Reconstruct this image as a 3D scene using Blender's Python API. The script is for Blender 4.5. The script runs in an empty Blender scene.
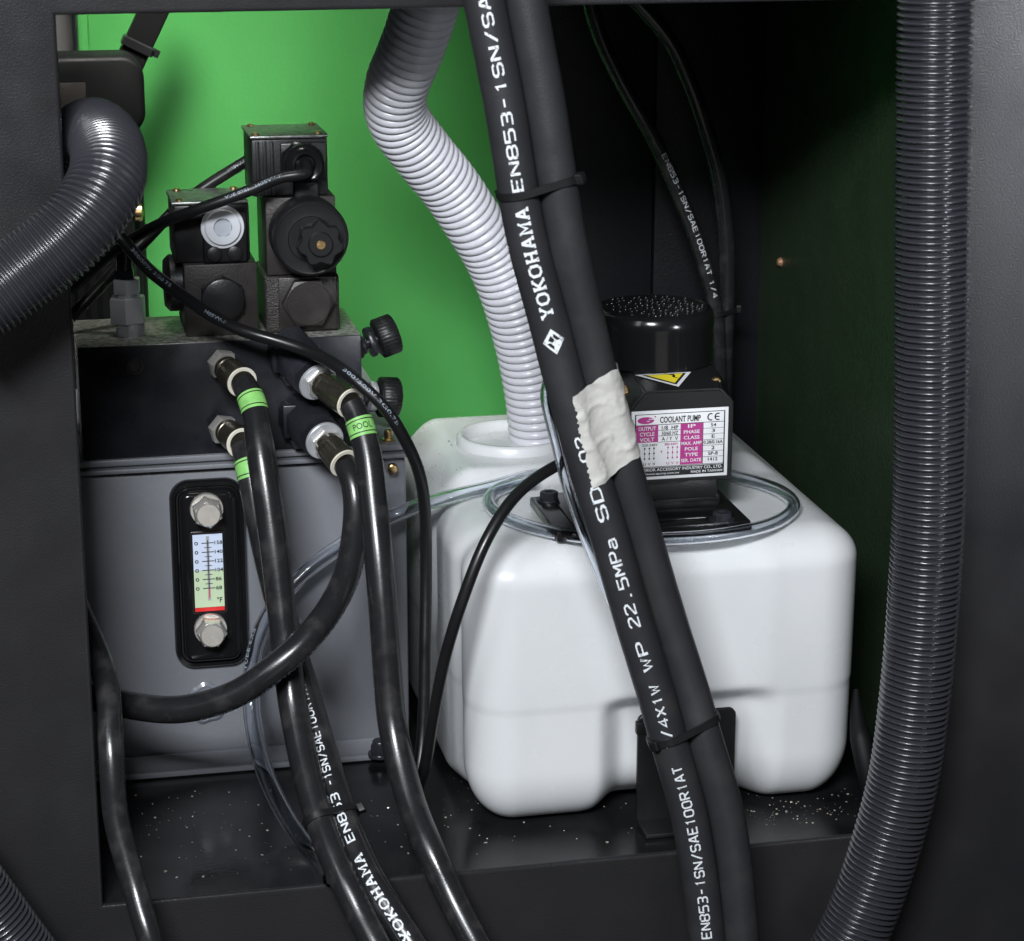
import bpy, bmesh, math, random
from mathutils import Vector, Matrix, noise
random.seed(7)
SC = bpy.context.scene
COL = SC.collection
R = math.radians

# ------------------------------------------------------------------ camera
PITCH, YAW, FPX, PW, PH = R(16.2), R(12.0), 2355.0, 1024, 941
FW = Vector((math.sin(YAW)*math.cos(PITCH), math.cos(YAW)*math.cos(PITCH), -math.sin(PITCH)))
RT = Vector((math.cos(YAW), -math.sin(YAW), 0))
UP = RT.cross(FW)
CAM = Vector((-0.233, -1.182, 0.585))
cd = bpy.data.cameras.new('camera'); cam = bpy.data.objects.new('camera', cd); COL.objects.link(cam)
cam.location = CAM; cam.rotation_euler = (R(90)-PITCH, 0, -YAW)
cd.sensor_width = 36; cd.sensor_fit = 'HORIZONTAL'; cd.lens = FPX/PW*36
cd.clip_start = .01; cd.clip_end = 50
SC.camera = cam
cd.dof.use_dof = True; cd.dof.focus_distance = 1.37; cd.dof.aperture_fstop = 20
# ------------------------------------------------------------------ world, lamps, exposure
w = bpy.data.worlds.new('World'); SC.world = w; w.use_nodes = True
w.node_tree.nodes['Background'].inputs[0].default_value = (.75, .85, 1, 1)
w.node_tree.nodes['Background'].inputs[1].default_value = .02
SC.view_settings.view_transform = 'Standard'; SC.view_settings.look = 'None'
SC.view_settings.exposure = 0; SC.view_settings.gamma = 1

def lamp(name, loc, aim, power, size, color=(1, 1, 1), size_y=None, spread=None):
    l = bpy.data.lights.new(name, 'AREA'); o = bpy.data.objects.new(name, l); COL.objects.link(o)
    l.energy = power; l.color = color; l.size = size
    if size_y: l.shape = 'RECTANGLE'; l.size_y = size_y
    if spread: l.spread = R(spread)
    o.location = loc
    o.rotation_euler = (Vector(aim)-Vector(loc)).to_track_quat('-Z', 'Y').to_euler()
    return o
lamp('key_softbox', (-.52, -1.42, 1.17), (.05, .1, .2), 46, .52, (.93, .96, 1), size_y=.22)
lamp('side_softbox', (.95, -1.25, .52), (.46, 0, .42), .8, .34, (.9, .94, 1), spread=25)
lamp('left_strip', (-1.05, -1.0, 1.12), (.05, .1, .2), 3.2, .2, (.93, .96, 1), size_y=.8)
lamp('inner_lamp', (-.13, .17, .80), (-.11, .46, .27), .66, .12, (1, .98, .92), spread=54)
lamp('low_bounce', (.15, -1.35, -.25), (.0, .1, .15), .55, .6, (1, .95, .9))

# ------------------------------------------------------------------ pixel to place (measuring the photograph)
def ray(x, y): return FW + RT*((x-PW/2)/FPX) + UP*((PH/2-y)/FPX)
def atY(x, y, Y):
    d = ray(x, y); return CAM + d*((Y-CAM.y)/d.y)
def atZ(x, y, Z):
    d = ray(x, y); return CAM + d*((Z-CAM.z)/d.z)
def proj(p):
    v = Vector(p)-CAM; z = v.dot(FW); return (PW/2+FPX*v.dot(RT)/z, PH/2-FPX*v.dot(UP)/z)
def px(p): return (Vector(p)-CAM).dot(FW)/FPX          # metres per pixel at p
def rect(x0, y0, x1, y1, Y):
    xm, ym = (x0+x1)/2, (y0+y1)/2
    return atY(x0, ym, Y).x, atY(x1, ym, Y).x, atY(xm, y1, Y).z, atY(xm, y0, Y).z

# ------------------------------------------------------------------ materials
def mat(name, base, rough=.5, metal=0, spec=.5, var=None, vscale=60, vlo=.4, vhi=.7, bump=0, bscale=500, rvar=0, rscale=40, coat=0, trans=0, ior=1.45, sss=0, bdetail=2):
    m = bpy.data.materials.new(name); m.use_nodes = True
    nt = m.node_tree; N = nt.nodes; L = nt.links; b = N['Principled BSDF']
    b.inputs['Base Color'].default_value = (*base, 1); b.inputs['Roughness'].default_value = rough
    b.inputs['Metallic'].default_value = metal; b.inputs['Specular IOR Level'].default_value = spec
    b.inputs['Coat Weight'].default_value = coat; b.inputs['Coat Roughness'].default_value = .12
    b.inputs['Transmission Weight'].default_value = trans; b.inputs['IOR'].default_value = ior
    if sss:
        b.inputs['Subsurface Weight'].default_value = sss; b.inputs['Subsurface Radius'].default_value = (1, 1, 1)
        b.inputs['Subsurface Scale'].default_value = .012
    tc = N.new('ShaderNodeTexCoord')
    def nz(s, det=4):
        n = N.new('ShaderNodeTexNoise'); n.inputs['Scale'].default_value = s; n.inputs['Detail'].default_value = det
        L.new(tc.outputs['Object'], n.inputs['Vector']); return n
    if var:
        n = nz(vscale); r = N.new('ShaderNodeValToRGB')
        r.color_ramp.elements[0].position = vlo; r.color_ramp.elements[0].color = (*base, 1)
        r.color_ramp.elements[1].position = vhi; r.color_ramp.elements[1].color = (*var, 1)
        L.new(n.outputs['Fac'], r.inputs['Fac']); L.new(r.outputs['Color'], b.inputs['Base Color'])
    if rvar:
        n = nz(rscale, 6); mr = N.new('ShaderNodeMapRange')
        mr.inputs['From Min'].default_value = .3; mr.inputs['From Max'].default_value = .7
        mr.inputs['To Min'].default_value = max(.03, rough-rvar); mr.inputs['To Max'].default_value = min(1, rough+rvar)
        L.new(n.outputs['Fac'], mr.inputs['Value']); L.new(mr.outputs['Result'], b.inputs['Roughness'])
    if bump:
        n = nz(bscale, bdetail); bp = N.new('ShaderNodeBump'); bp.inputs['Strength'].default_value = bump
        bp.inputs['Distance'].default_value = .001
        L.new(n.outputs['Fac'], bp.inputs['Height']); L.new(bp.outputs['Normal'], b.inputs['Normal'])
    return m
M = {}
M['panel'] = mat('black_powder_coat', (.0135, .0135, .0155), .38, var=(.019, .018, .0195), vscale=7, bump=.2, bscale=1000, rvar=.1, rscale=25)
M['floor'] = mat('black_tray_paint', (.006, .006, .007), .17, spec=.65, bump=.06, bscale=300, rvar=.1, rscale=18, var=(.014, .014, .015), vscale=30)
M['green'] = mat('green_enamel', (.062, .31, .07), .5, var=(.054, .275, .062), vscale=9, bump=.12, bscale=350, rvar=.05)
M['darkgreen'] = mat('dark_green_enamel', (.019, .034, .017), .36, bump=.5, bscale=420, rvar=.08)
M['partition'] = mat('matt_black_sheet', (.008, .008, .011), .45, bump=.2, bscale=500)
M['greywall'] = mat('pale_grey_sheet', (.38, .37, .37), .6)
M['reservoir'] = mat('grey_enamel', (.195, .202, .222), .4, bump=.12, bscale=420, rvar=.06, rscale=30, var=(.168, .175, .195), vscale=14)
M['blackoxide'] = mat('black_oxide_steel', (.013, .014, .018), .3, metal=.0, spec=.55, rvar=.13, rscale=35, bump=.05, bscale=200, var=(.035, .036, .045), vscale=22, vlo=.5, vhi=.75)
M['castiron'] = mat('phosphated_steel', (.03, .0265, .025), .42, metal=.25, bump=.15, bscale=700, rvar=.08, var=(.05, .045, .042), vscale=70, vlo=.5, vhi=.8)
M['roughcast'] = mat('rough_casting', (.05, .045, .043), .4, metal=.4, bump=1, bscale=900)
M['blackplastic'] = mat('black_plastic', (.01, .01, .011), .38, rvar=.1, rscale=60, bump=.08, bscale=600)
M['glossblack'] = mat('gloss_black', (.008, .008, .009), .16, rvar=.06, rscale=30)
M['satin'] = mat('satin_black_plastic', (.011, .011, .012), .38, bump=.1, bscale=900)
M['zinc'] = mat('zinc_plate', (.3, .31, .3), .38, metal=.9, var=(.12, .12, .11), vscale=240, rvar=.12, rscale=90, bump=.2, bscale=700)
M['mottledsteel'] = mat('mottled_steel_top', (.42, .42, .38), .42, metal=.4, var=(.16, .16, .14), vscale=330, vlo=.42, vhi=.6, bump=.4, bscale=900)
M['steel'] = mat('bright_nickel', (.80, .77, .72), .25, metal=.72, rvar=.08, rscale=120, bump=.05, bscale=300)
M['greysteel'] = mat('grey_steel', (.6, .62, .65), .34, metal=.5, rvar=.08, rscale=90)
M['ferrule'] = mat('olive_plated_ferrule', (.2, .185, .145), .28, metal=.9, rvar=.1, rscale=150, bump=.05)
M['cream'] = mat('cream_collar', (.75, .71, .6), .4)
M['brass'] = mat('brass', (.72, .5, .24), .3, metal=1, rvar=.1, rscale=200)
M['rubber'] = mat('black_rubber', (.015, .015, .0165), .25, spec=.6, rvar=.07, rscale=60, var=(.045, .043, .045), vscale=70, vlo=.52, vhi=.8, bump=.04, bscale=900)
M['softrubber'] = mat('matt_black_rubber', (.024, .024, .027), .46, spec=.6, rvar=.08, rscale=60, var=(.036, .035, .037), vscale=40, vlo=.5, vhi=.8, bump=.12, bscale=900)
M['darkrubber'] = mat('dull_black_rubber', (.011, .011, .012), .42, rvar=.08, rscale=60, var=(.02, .02, .02), vscale=60, bump=.1, bscale=900)
M['deepblack'] = mat('dull_black_plastic', (.004, .004, .0045), .55, spec=.25, rvar=.08)
M['cable'] = mat('black_pvc_cable', (.009, .009, .01), .34, rvar=.08, rscale=70)
M['corr'] = mat('charcoal_corrugated_pvc', (.03, .03, .036), .26, spec=1, rvar=.05, rscale=40, coat=.5)
M['greycorr'] = mat('pale_grey_corrugated_pvc', (.6, .6, .64), .26, spec=.55, rvar=.08, rscale=40)
M['hdpe'] = mat('milky_polyethylene', (.70, .712, .725), .28, spec=.5, var=(.645, .66, .67), vscale=11, vlo=.35, vhi=.65, sss=.3, rvar=.06, rscale=14, bump=.03, bscale=120)
M['clear'] = mat('clear_vinyl', (.93, .96, 1), .05, trans=1, ior=1.33)
M['print'] = mat('white_print', (.72, .75, .78), .5, var=(.25, .26, .28), vscale=650, vlo=.56, vhi=.68)
M['faintprint'] = mat('worn_white_print', (.26, .31, .37), .5, var=(.05, .055, .06), vscale=500, vlo=.5, vhi=.62)
M['tape'] = mat('cream_paper_tape', (.52, .51, .48), .7, bump=.3, bscale=350, var=(.5, .49, .46), vscale=120, bdetail=5)
M['lime'] = mat('lime_sleeve', (.27, .62, .17), .45, var=(.2, .5, .13), vscale=200)
M['ink'] = mat('black_ink', (.012, .012, .013), .5)
M['white'] = mat('white_label', (.66, .67, .68), .4)
M['magenta'] = mat('magenta_ink', (.36, .035, .2), .4)
M['yellow'] = mat('yellow_label', (.75, .62, .03), .4)
M['red'] = mat('red_ink', (.7, .03, .03), .4)
M['paleblue'] = mat('pale_blue_scale', (.62, .7, .86), .35)
M['palegreen'] = mat('pale_green_scale', (.55, .68, .45), .35)
M['whiteplug'] = mat('white_nylon_plug', (.6, .62, .66), .4, sss=.1)
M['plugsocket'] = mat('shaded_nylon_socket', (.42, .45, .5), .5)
M['ptfe'] = mat('glossy_sealant', (.17, .18, .205), .2, bump=.5, bscale=120)
M['chip'] = mat('metal_chips', (.75, .72, .66), .35, metal=.6, var=(.6, .48, .3), vscale=900)
M['speck'] = mat('dark_grit', (.03, .03, .03), .7)
M['copper'] = mat('copper_screw', (.3, .16, .09), .5, metal=.3)

# ------------------------------------------------------------------ mesh helpers
OFF = {}
def tag(o, label=None, cat=None, group=None, kind=None):
    if label: o['label'] = label
    if cat: o['category'] = cat
    if group: o['group'] = group
    if kind: o['kind'] = kind
    return o
def thing(name, loc, label, cat, group=None):
    o = bpy.data.objects.new(name, None); COL.objects.link(o); o.location = loc; o.empty_display_size = .02
    OFF[o.name] = Vector(loc); return tag(o, label, cat, group)
def obj(name, bm, mats, parent=None, sharp=38):
    me = bpy.data.meshes.new(name)
    off = OFF[parent.name] if parent else None
    if off: bmesh.ops.translate(bm, verts=bm.verts, vec=-off)
    bm.normal_update(); bm.to_mesh(me); bm.free()
    for m in (mats if isinstance(mats, (list, tuple)) else [mats]): me.materials.append(M[m])
    me.polygons.foreach_set('use_smooth', [True]*len(me.polygons))
    me.set_sharp_from_angle(angle=R(sharp))
    o = bpy.data.objects.new(name, me); COL.objects.link(o)
    if parent: o.parent = parent; OFF[o.name] = off
    else: OFF[o.name] = Vector((0, 0, 0))
    return o
B = bmesh.new
def merge(bm, t, mi=0):
    for f in t.faces: f.material_index = mi
    me = bpy.data.meshes.new('tmp'); t.to_mesh(me); t.free(); bm.from_mesh(me); bpy.data.meshes.remove(me)
def add_box(bm, x0, x1, y0, y1, z0, z1, bev=.001, mi=0, segs=2):
    t = B(); bmesh.ops.create_cube(t, size=1)
    for v in t.verts: v.co = Vector(((x0+x1)/2+v.co.x*(x1-x0), (y0+y1)/2+v.co.y*(y1-y0), (z0+z1)/2+v.co.z*(z1-z0)))
    if bev: bmesh.ops.bevel(t, geom=t.edges[:], offset=bev, segments=segs, affect='EDGES', profile=.5)
    merge(bm, t, mi); return bm
def basis(ax, ref=Vector((0, 0, 1))):
    a = Vector(ax).normalized()
    if abs(a.dot(ref)) > .98: ref = Vector((1, 0, 0))
    u = (ref-a*ref.dot(a)).normalized(); return a, u, a.cross(u)
def add_lathe(bm, p, ax, prof, seg=32, mi=0, phase=0, cap=True, rfun=None):
    t = B(); a, u, v = basis(ax); p = Vector(p); rings = []
    for h, r in prof:
        if r <= 1e-7: rings.append([t.verts.new(p+a*h)]); continue
        rg = []
        for i in range(seg):
            th = 2*math.pi*i/seg+phase; rr = r*(rfun(th) if rfun else 1)
            rg.append(t.verts.new(p+a*h+(u*math.cos(th)+v*math.sin(th))*rr))
        rings.append(rg)
    for q, s in zip(rings, rings[1:]):
        if len(q) == 1 and len(s) == 1: continue
        for i in range(seg):
            j = (i+1) % seg
            if len(q) == 1: t.faces.new((q[0], s[i], s[j]))
            elif len(s) == 1: t.faces.new((q[i], q[j], s[0]))
            else: t.faces.new((q[i], q[j], s[j], s[i]))
    if cap:
        if len(rings[0]) > 2: t.faces.new(rings[0])
        if len(rings[-1]) > 2: t.faces.new(rings[-1])
    bmesh.ops.recalc_face_normals(t, faces=t.faces[:]); merge(bm, t, mi); return bm
def add_hex(bm, p, ax, r, h, mi=0, phase=.2, ch=.1):
    return add_lathe(bm, p, ax, [(0, r), (h*(1-ch*1.3), r), (h, r*(1-ch))], 6, mi, phase)
def hexbolt(bm, p, ax, r, h, mi=0, phase=.2, washer=1.25):
    if washer: add_lathe(bm, p, ax, [(0, r*washer), (h*.18, r*washer), (h*.24, r*washer*.96)], 28, mi)
    add_lathe(bm, Vector(p)+Vector(ax).normalized()*h*.2, ax, [(0, r), (h*.62, r), (h*.8, r*.86)], 6, mi, phase)
    add_lathe(bm, Vector(p)+Vector(ax).normalized()*h*.97, ax, [(0, r*.80), (h*.10, r*.78), (h*.16, r*.70), (h*.16, 0)], 28, mi)
def rrect_loop(w, h, r, seg=7):
    pts = []
    for cx, cz, a0 in ((1, 1, 0), (-1, 1, 90), (-1, -1, 180), (1, -1, 270)):
        for i in range(seg+1):
            a = R(a0+90*i/seg); pts.append((cx*(w/2-r)+r*math.cos(a), cz*(h/2-r)+r*math.sin(a)))
    return pts
def add_rr(bm, c, wd, ht, r, prof, ux=Vector((1, 0, 0)), uz=Vector((0, 0, 1)), n=Vector((0, -1, 0)), mi=0, seg=7):
    """rounded rectangle lofted along n: prof = [(inset, height)]"""
    t = B(); c = Vector(c); loops = []
    for ins, d in prof:
        lp = rrect_loop(wd-2*ins, ht-2*ins, max(r-ins, .0004), seg)
        loops.append([t.verts.new(c+ux*a+uz*b+n*d) for a, b in lp])
    k = len(loops[0])
    for q, s in zip(loops, loops[1:]):
        for i in range(k): t.faces.new((q[i], q[(i+1) % k], s[(i+1) % k], s[i]))
    t.faces.new(loops[0]); t.faces.new(loops[-1])
    bmesh.ops.recalc_face_normals(t, faces=t.faces[:]); merge(bm, t, mi); return bm

class Path:
    def __init__(s, pts, step=.002):
        P = [Vector(p) for p in pts]; P = [P[0]*2-P[1]]+P+[P[-1]*2-P[-2]]
        d = []
        for i in range(1, len(P)-2):
            a, b, c, e = P[i-1:i+3]
            k = max(8, int((c-b).length/.0008))
            t0 = 0; t1 = t0+max((b-a).length, 1e-5)**.5; t2 = t1+max((c-b).length, 1e-5)**.5; t3 = t2+max((e-c).length, 1e-5)**.5
            for j in range(k):
                t = t1+(t2-t1)*j/k
                A1 = a*((t1-t)/(t1-t0))+b*((t-t0)/(t1-t0)); A2 = b*((t2-t)/(t2-t1))+c*((t-t1)/(t2-t1)); A3 = c*((t3-t)/(t3-t2))+e*((t-t2)/(t3-t2))
                B1 = A1*((t2-t)/(t2-t0))+A2*((t-t0)/(t2-t0)); B2 = A2*((t3-t)/(t3-t1))+A3*((t-t1)/(t3-t1))
                d.append(B1*((t2-t)/(t2-t1))+B2*((t-t1)/(t2-t1)))
        d.append(P[-2])
        for _ in range(60):                                     # relax kinks a little
            d = [d[0]]+[d[i]*.5+(d[i-1]+d[i+1])*.25 for i in range(1, len(d)-1)]+[d[-1]]
        cum = [0]
        for a, b in zip(d, d[1:]): cum.append(cum[-1]+(b-a).length)
        s.L = cum[-1]; n = max(2, int(s.L/step)); s.step = s.L/n; s.p = []
        j = 0
        for i in range(n+1):
            t = s.step*i
            while j < len(cum)-2 and cum[j+1] < t: j += 1
            f = (t-cum[j])/max(cum[j+1]-cum[j], 1e-9); s.p.append(d[j].lerp(d[j+1], min(max(f, 0), 1)))
        s.t = [((s.p[min(i+1, n)]-s.p[max(i-1, 0)])).normalized() for i in range(n+1)]
        s.pix = [proj(q) for q in s.p]
    def at(s, u):
        f = min(max(u/s.step, 0), len(s.p)-1.0001); i = int(f)
        return s.p[i].lerp(s.p[i+1], f-i), s.t[i].lerp(s.t[i+1], f-i).normalized()
    def near(s, x, y):
        k = min(range(len(s.p)), key=lambda i: (s.pix[i][0]-x)**2+(s.pix[i][1]-y)**2); return k*s.step
def pixpath(pts, step=.002): return Path([atY(*q) if len(q) == 3 else q[3] for q in pts], step)
def add_tube(bm, P, r, seg=24, mi=0, cap=True, s0=0, s1=None, flip=False):
    t = B(); rings = []; u = None; rf = r if callable(r) else (lambda s: r)
    n0 = int(s0/P.step); n1 = len(P.p)-1 if s1 is None else min(len(P.p)-1, int(s1/P.step))
    for i in range(n0, n1+1):
        tg = P.t[i]
        if u is None: u = basis(tg)[1]
        u = (u-tg*u.dot(tg)).normalized(); v = tg.cross(u); rr = rf(i*P.step)
        rings.append([t.verts.new(P.p[i]+(u*math.cos(2*math.pi*k/seg)+v*math.sin(2*math.pi*k/seg))*rr) for k in range(seg)])
    for a, b in zip(rings, rings[1:]):
        for k in range(seg):
            l = (k+1) % seg
            t.faces.new((a[k], b[k], b[l], a[l]) if flip else (a[k], a[l], b[l], b[k]))
    if cap: t.faces.new(rings[0][::-1]); t.faces.new(rings[-1])
    merge(bm, t, mi); return bm

def text_bm(txt, bold=.0, space=1.0):
    cu = bpy.data.curves.new('t', 'FONT'); cu.body = txt; cu.size = 1; cu.offset = bold; cu.space_character = space; cu.resolution_u = 3
    o = bpy.data.objects.new('t', cu); COL.objects.link(o)
    dg = bpy.context.evaluated_depsgraph_get(); me = bpy.data.meshes.new_from_object(o.evaluated_get(dg))
    t = B(); t.from_mesh(me); bpy.data.meshes.remove(me); bpy.data.objects.remove(o); bpy.data.curves.remove(cu)
    return t
def fit(t, x0, x1, y0, y1):
    xs = [v.co.x for v in t.verts]; ys = [v.co.y for v in t.verts]
    a, b, c, d = min(xs), max(xs), min(ys), max(ys)
    for v in t.verts:
        v.co.x = x0+(v.co.x-a)/max(b-a, 1e-6)*(x1-x0); v.co.y = y0+(v.co.y-c)/max(d-c, 1e-6)*(y1-y0)
GLYPH = {
 'E': [[(4,6),(0,6),(0,0),(4,0)],[(.5,3),(3.5,3)]], 'N': [[(0,0),(0,6)],[(.1,5.8),(3.9,.2)],[(4,0),(4,6)]],
 '8': [[(1,6),(3,6),(4,5.2),(4,3.8),(3.3,3),(4,2.2),(4,.8),(3,0),(1,0),(0,.8),(0,2.2),(.7,3),(0,3.8),(0,5.2),(1,6)],[(.9,3),(3.1,3)]],
 '5': [[(4,6),(0,6),(0,3.4),(3.2,3.4),(4,2.6),(4,.8),(3.2,0),(0,0)]], '3': [[(0,6),(3.2,6),(4,5.2),(4,3.8),(3.3,3),(4,2.2),(4,.8),(3.2,0),(0,0)],[(1,3),(3,3)]],
 '-': [[(.6,3),(3.4,3)]], '1': [[(1,4.9),(2.1,6),(2.1,0)]], 'S': [[(4,5),(3.2,6),(.8,6),(0,5.2),(0,3.8),(.8,3),(3.2,3),(4,2.2),(4,.8),(3.2,0),(.8,0),(0,1)]],
 '/': [[(.3,-.4),(3.7,6.4)]], 'A': [[(0,0),(1.6,6),(2.4,6),(4,0)],[(.9,2),(3.1,2)]], '0': [[(1,6),(3,6),(4,5),(4,1),(3,0),(1,0),(0,1),(0,5),(1,6)]],
 'R': [[(0,0),(0,6),(3.2,6),(4,5.2),(4,3.8),(3.2,3),(.5,3)],[(2.2,2.7),(4,0)]], 'T': [[(0,6),(4,6)],[(2,5.6),(2,0)]], '4': [[(3,0),(3,6),(0,1.8),(4.2,1.8)]],
 'X': [[(0,0),(4,6)],[(0,6),(4,0)]], 'W': [[(0,6),(1,0),(2,4.5),(3,0),(4,6)]], 'P': [[(0,0),(0,6),(3.2,6),(4,5.2),(4,3.6),(3.2,2.8),(.5,2.8)]],
 '2': [[(0,5),(.8,6),(3.2,6),(4,5.2),(4,3.9),(0,.9),(0,0),(4,0)]], '.': [[(1.4,.1),(2.6,.1)]], 'M': [[(0,0),(0,6)],[(.2,5.7),(2,2.4),(3.8,5.7)],[(4,0),(4,6)]],
 'a': [[(.5,4),(3,4),(3.6,3.4),(3.6,0)],[(3.2,2.2),(.8,2.2),(0,1.6),(0,.6),(.6,0),(3.2,0)]], 'D': [[(.4,0),(0,0),(0,6),(2.8,6),(4,4.8),(4,1.2),(2.8,0),(.5,0)]]}
SLAB = {'Y': [[(.2,6),(2,2.8),(3.8,6)],[(2,2.8),(2,0)],[(-.6,6),(1.2,6)],[(2.8,6),(4.6,6)],[(.9,0),(3.1,0)]], 'O': [[(1.2,6),(2.8,6),(4,4.6),(4,1.4),(2.8,0),(1.2,0),(0,1.4),(0,4.6),(1.2,6)]],
 'K': [[(.5,0),(.5,6)],[(.8,2.6),(3.6,6)],[(1.6,3.2),(3.8,0)],[(-.3,6),(1.4,6)],[(-.3,0),(1.4,0)],[(2.8,6),(4.4,6)],[(3,0),(4.6,0)]],
 'H': [[(.5,0),(.5,6)],[(3.5,0),(3.5,6)],[(.8,3),(3.2,3)],[(-.3,6),(1.4,6)],[(-.3,0),(1.4,0)],[(2.6,6),(4.3,6)],[(2.6,0),(4.3,0)]],
 'A': [[(.3,0),(1.8,6),(2.2,6),(3.7,0)],[(1,2),(3,2)],[(-.5,0),(1.2,0)],[(2.8,0),(4.5,0)]], 'M': [[(.3,0),(.3,6),(2,2),(3.7,6),(3.7,0)],[(-.5,0),(1.1,0)],[(2.9,0),(4.5,0)],[(-.4,6),(.4,6)],[(3.6,6),(4.4,6)]]}
def stroke_bm(txt, th=.95, slab=False, adv=5.7):
    """block letters drawn as mitred strips on a 4 by 6 grid"""
    t = B(); x0 = 0
    for ch in txt:
        for k, pl in enumerate((SLAB if slab else GLYPH).get(ch, [])):
            n = len(pl); closed = pl[0] == pl[-1]; L = []; Rr = []
            for i in range(n):
                p = Vector(pl[i]); a = Vector(pl[i-1]) if i else (Vector(pl[-2]) if closed else None); b = Vector(pl[i+1]) if i < n-1 else (Vector(pl[1]) if closed else None)
                d1 = (p-a).normalized() if a is not None else (b-p).normalized(); d2 = (b-p).normalized() if b is not None else d1
                m = Vector((-d1.y-d2.y, d1.x+d2.x)); m.normalize(); c = max(.6, m.dot(Vector((-d1.y, d1.x)))); o = m*(th/2/c)
                z = .00003*(k % 3)
                L.append(t.verts.new((x0+p.x+o.x, p.y+o.y, z))); Rr.append(t.verts.new((x0+p.x-o.x, p.y-o.y, z)))
            for i in range(n-1): t.faces.new((L[i], Rr[i], Rr[i+1], L[i+1]))
        x0 += adv if ch != ' ' else 3.5
    return t
def letter(bm, P, r, txt, sa, sb, cap, ang=0, bold=.02, lift=.00025, mi=0, side=1, space=1.08):
    """print txt round the tube from arclength sa to sb; letters face CAM turned by ang"""
    t = text_bm(txt, bold, space) if bold >= 0 else stroke_bm(txt, -bold, txt == 'YOKOHAMA'); L = abs(sb-sa); fit(t, 0, L, -cap/2, cap/2)
    k = 6
    for i in range(1, k):
        bmesh.ops.bisect_plane(t, geom=t.verts[:]+t.edges[:]+t.faces[:], plane_co=(0, -cap/2+cap*i/k, 0), plane_no=(0, 1, 0))
    sg = 1 if sb > sa else -1
    for v in t.verts:
        q, tg = P.at(sa+sg*v.co.x); tg = tg*sg
        f = CAM-q; f = (f-tg*f.dot(tg)).normalized(); upv = f.cross(tg)      # tg is reading direction
        a = v.co.y/r+ang
        v.co = q+(f*math.cos(a)+upv*math.sin(a))*(r+lift+v.co.z)
    bmesh.ops.recalc_face_normals(t, faces=t.faces[:]); merge(bm, t, mi)
def flat_text(bm, txt, o, ux, uz, x0, x1, z0, z1, mi, bold=.01, n=Vector((0, -1, 0)), lift=.0003):
    t = text_bm(txt, bold); fit(t, x0, x1, z0, z1)
    for v in t.verts: v.co = o+ux*v.co.x+uz*v.co.y+n*lift
    merge(bm, t, mi)
def flat_quad(bm, o, ux, uz, x0, x1, z0, z1, mi, n=Vector((0, -1, 0)), lift=.0001):
    flat_poly(bm, o, ux, uz, [(x0, z0), (x1, z0), (x1, z1), (x0, z1)], mi, n, lift)
def flat_poly(bm, o, ux, uz, pts, mi, n=Vector((0, -1, 0)), lift=.0001):
    t = B(); f = t.faces.new([t.verts.new(o+ux*a+uz*b+n*lift) for a, b in pts]); f.normal_update()
    if f.normal.dot(n) < 0: f.normal_flip()
    merge(bm, t, mi)

# ================================================================== SETTING
OX0, OX1, OZ0, OZ1 = -.2085, .243, .0015, .478
def make_frame():
    bm = B(); n = Vector((0, -1, 0))
    loops = []
    def loop(x0, x1, z0, z1, y): return [bm.verts.new(p) for p in ((x0, y, z0), (x1, y, z0), (x1, y, z1), (x0, y, z1))]
    e = .0022
    seq = [loop(-.75, .8, -.45, .95, .0032), loop(-.75, .8, -.45, .95, 0), loop(OX0-e, OX1+e, OZ0-e, OZ1+e, 0)]
    for k in (30, 60): seq.append(loop(OX0-e+e*math.sin(R(k)), OX1+e-e*math.sin(R(k)), OZ0-e+e*math.sin(R(k)), OZ1+e-e*math.sin(R(k)), e-e*math.cos(R(k))))
    seq += [loop(OX0, OX1, OZ0, OZ1, e), loop(OX0, OX1, OZ0, OZ1, .0032)]
    seq.append(seq[0])
    for a, b in zip(seq, seq[1:]):
        for i in range(4): bm.faces.new((a[i], a[(i+1) % 4], b[(i+1) % 4], b[i]))
    bmesh.ops.recalc_face_normals(bm, faces=bm.faces[:])
    o = obj('front_panel', bm, 'panel')
    tag(o, kind='structure')
make_frame()
bm = B(); add_box(bm, -.45, .45, .0034, .62, -.02, 0, 0); tag(obj('floor', bm, 'floor'), kind='structure')
bm = B(); add_box(bm, -.178, .45, .46, .47, 0.0005, .8, 0); add_box(bm, -.186, -.178, .44, .47, .0005, .8, .003)
tag(obj('back_wall', bm, 'green'), kind='structure')
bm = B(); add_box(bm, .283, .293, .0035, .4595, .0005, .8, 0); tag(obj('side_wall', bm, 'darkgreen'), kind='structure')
bm = B(); add_box(bm, -.45, -.1865, .52, .53, .0005, .8, 0); tag(obj('grey_wall', bm, 'greywall'), kind='structure')
# black folded partition
a = atY(545, 150, .40).x; b = atY(653, 200, .40).x; c = atY(772, 150, .40).x
bm = B(); add_box(bm, a, b-.0004, .40, .42, .0005, .75, .0006); add_box(bm, b+.0004, c, .3965, .42, .0005, .75, .0010)
tag(obj('partition', bm, 'partition'), kind='structure')
bm = B(); d_ = ray(781, 262); q = CAM+d_*((.2828-CAM.x)/d_.x)
add_lathe(bm, q, (-1, 0, 0), [(-.001, .0032), (.001, .0032), (.0026, .002), (.003, 0)], 14)
tag(obj('screw', bm, 'copper'), 'tiny copper coloured screw in the dark green side wall at right', 'screw')

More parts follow.
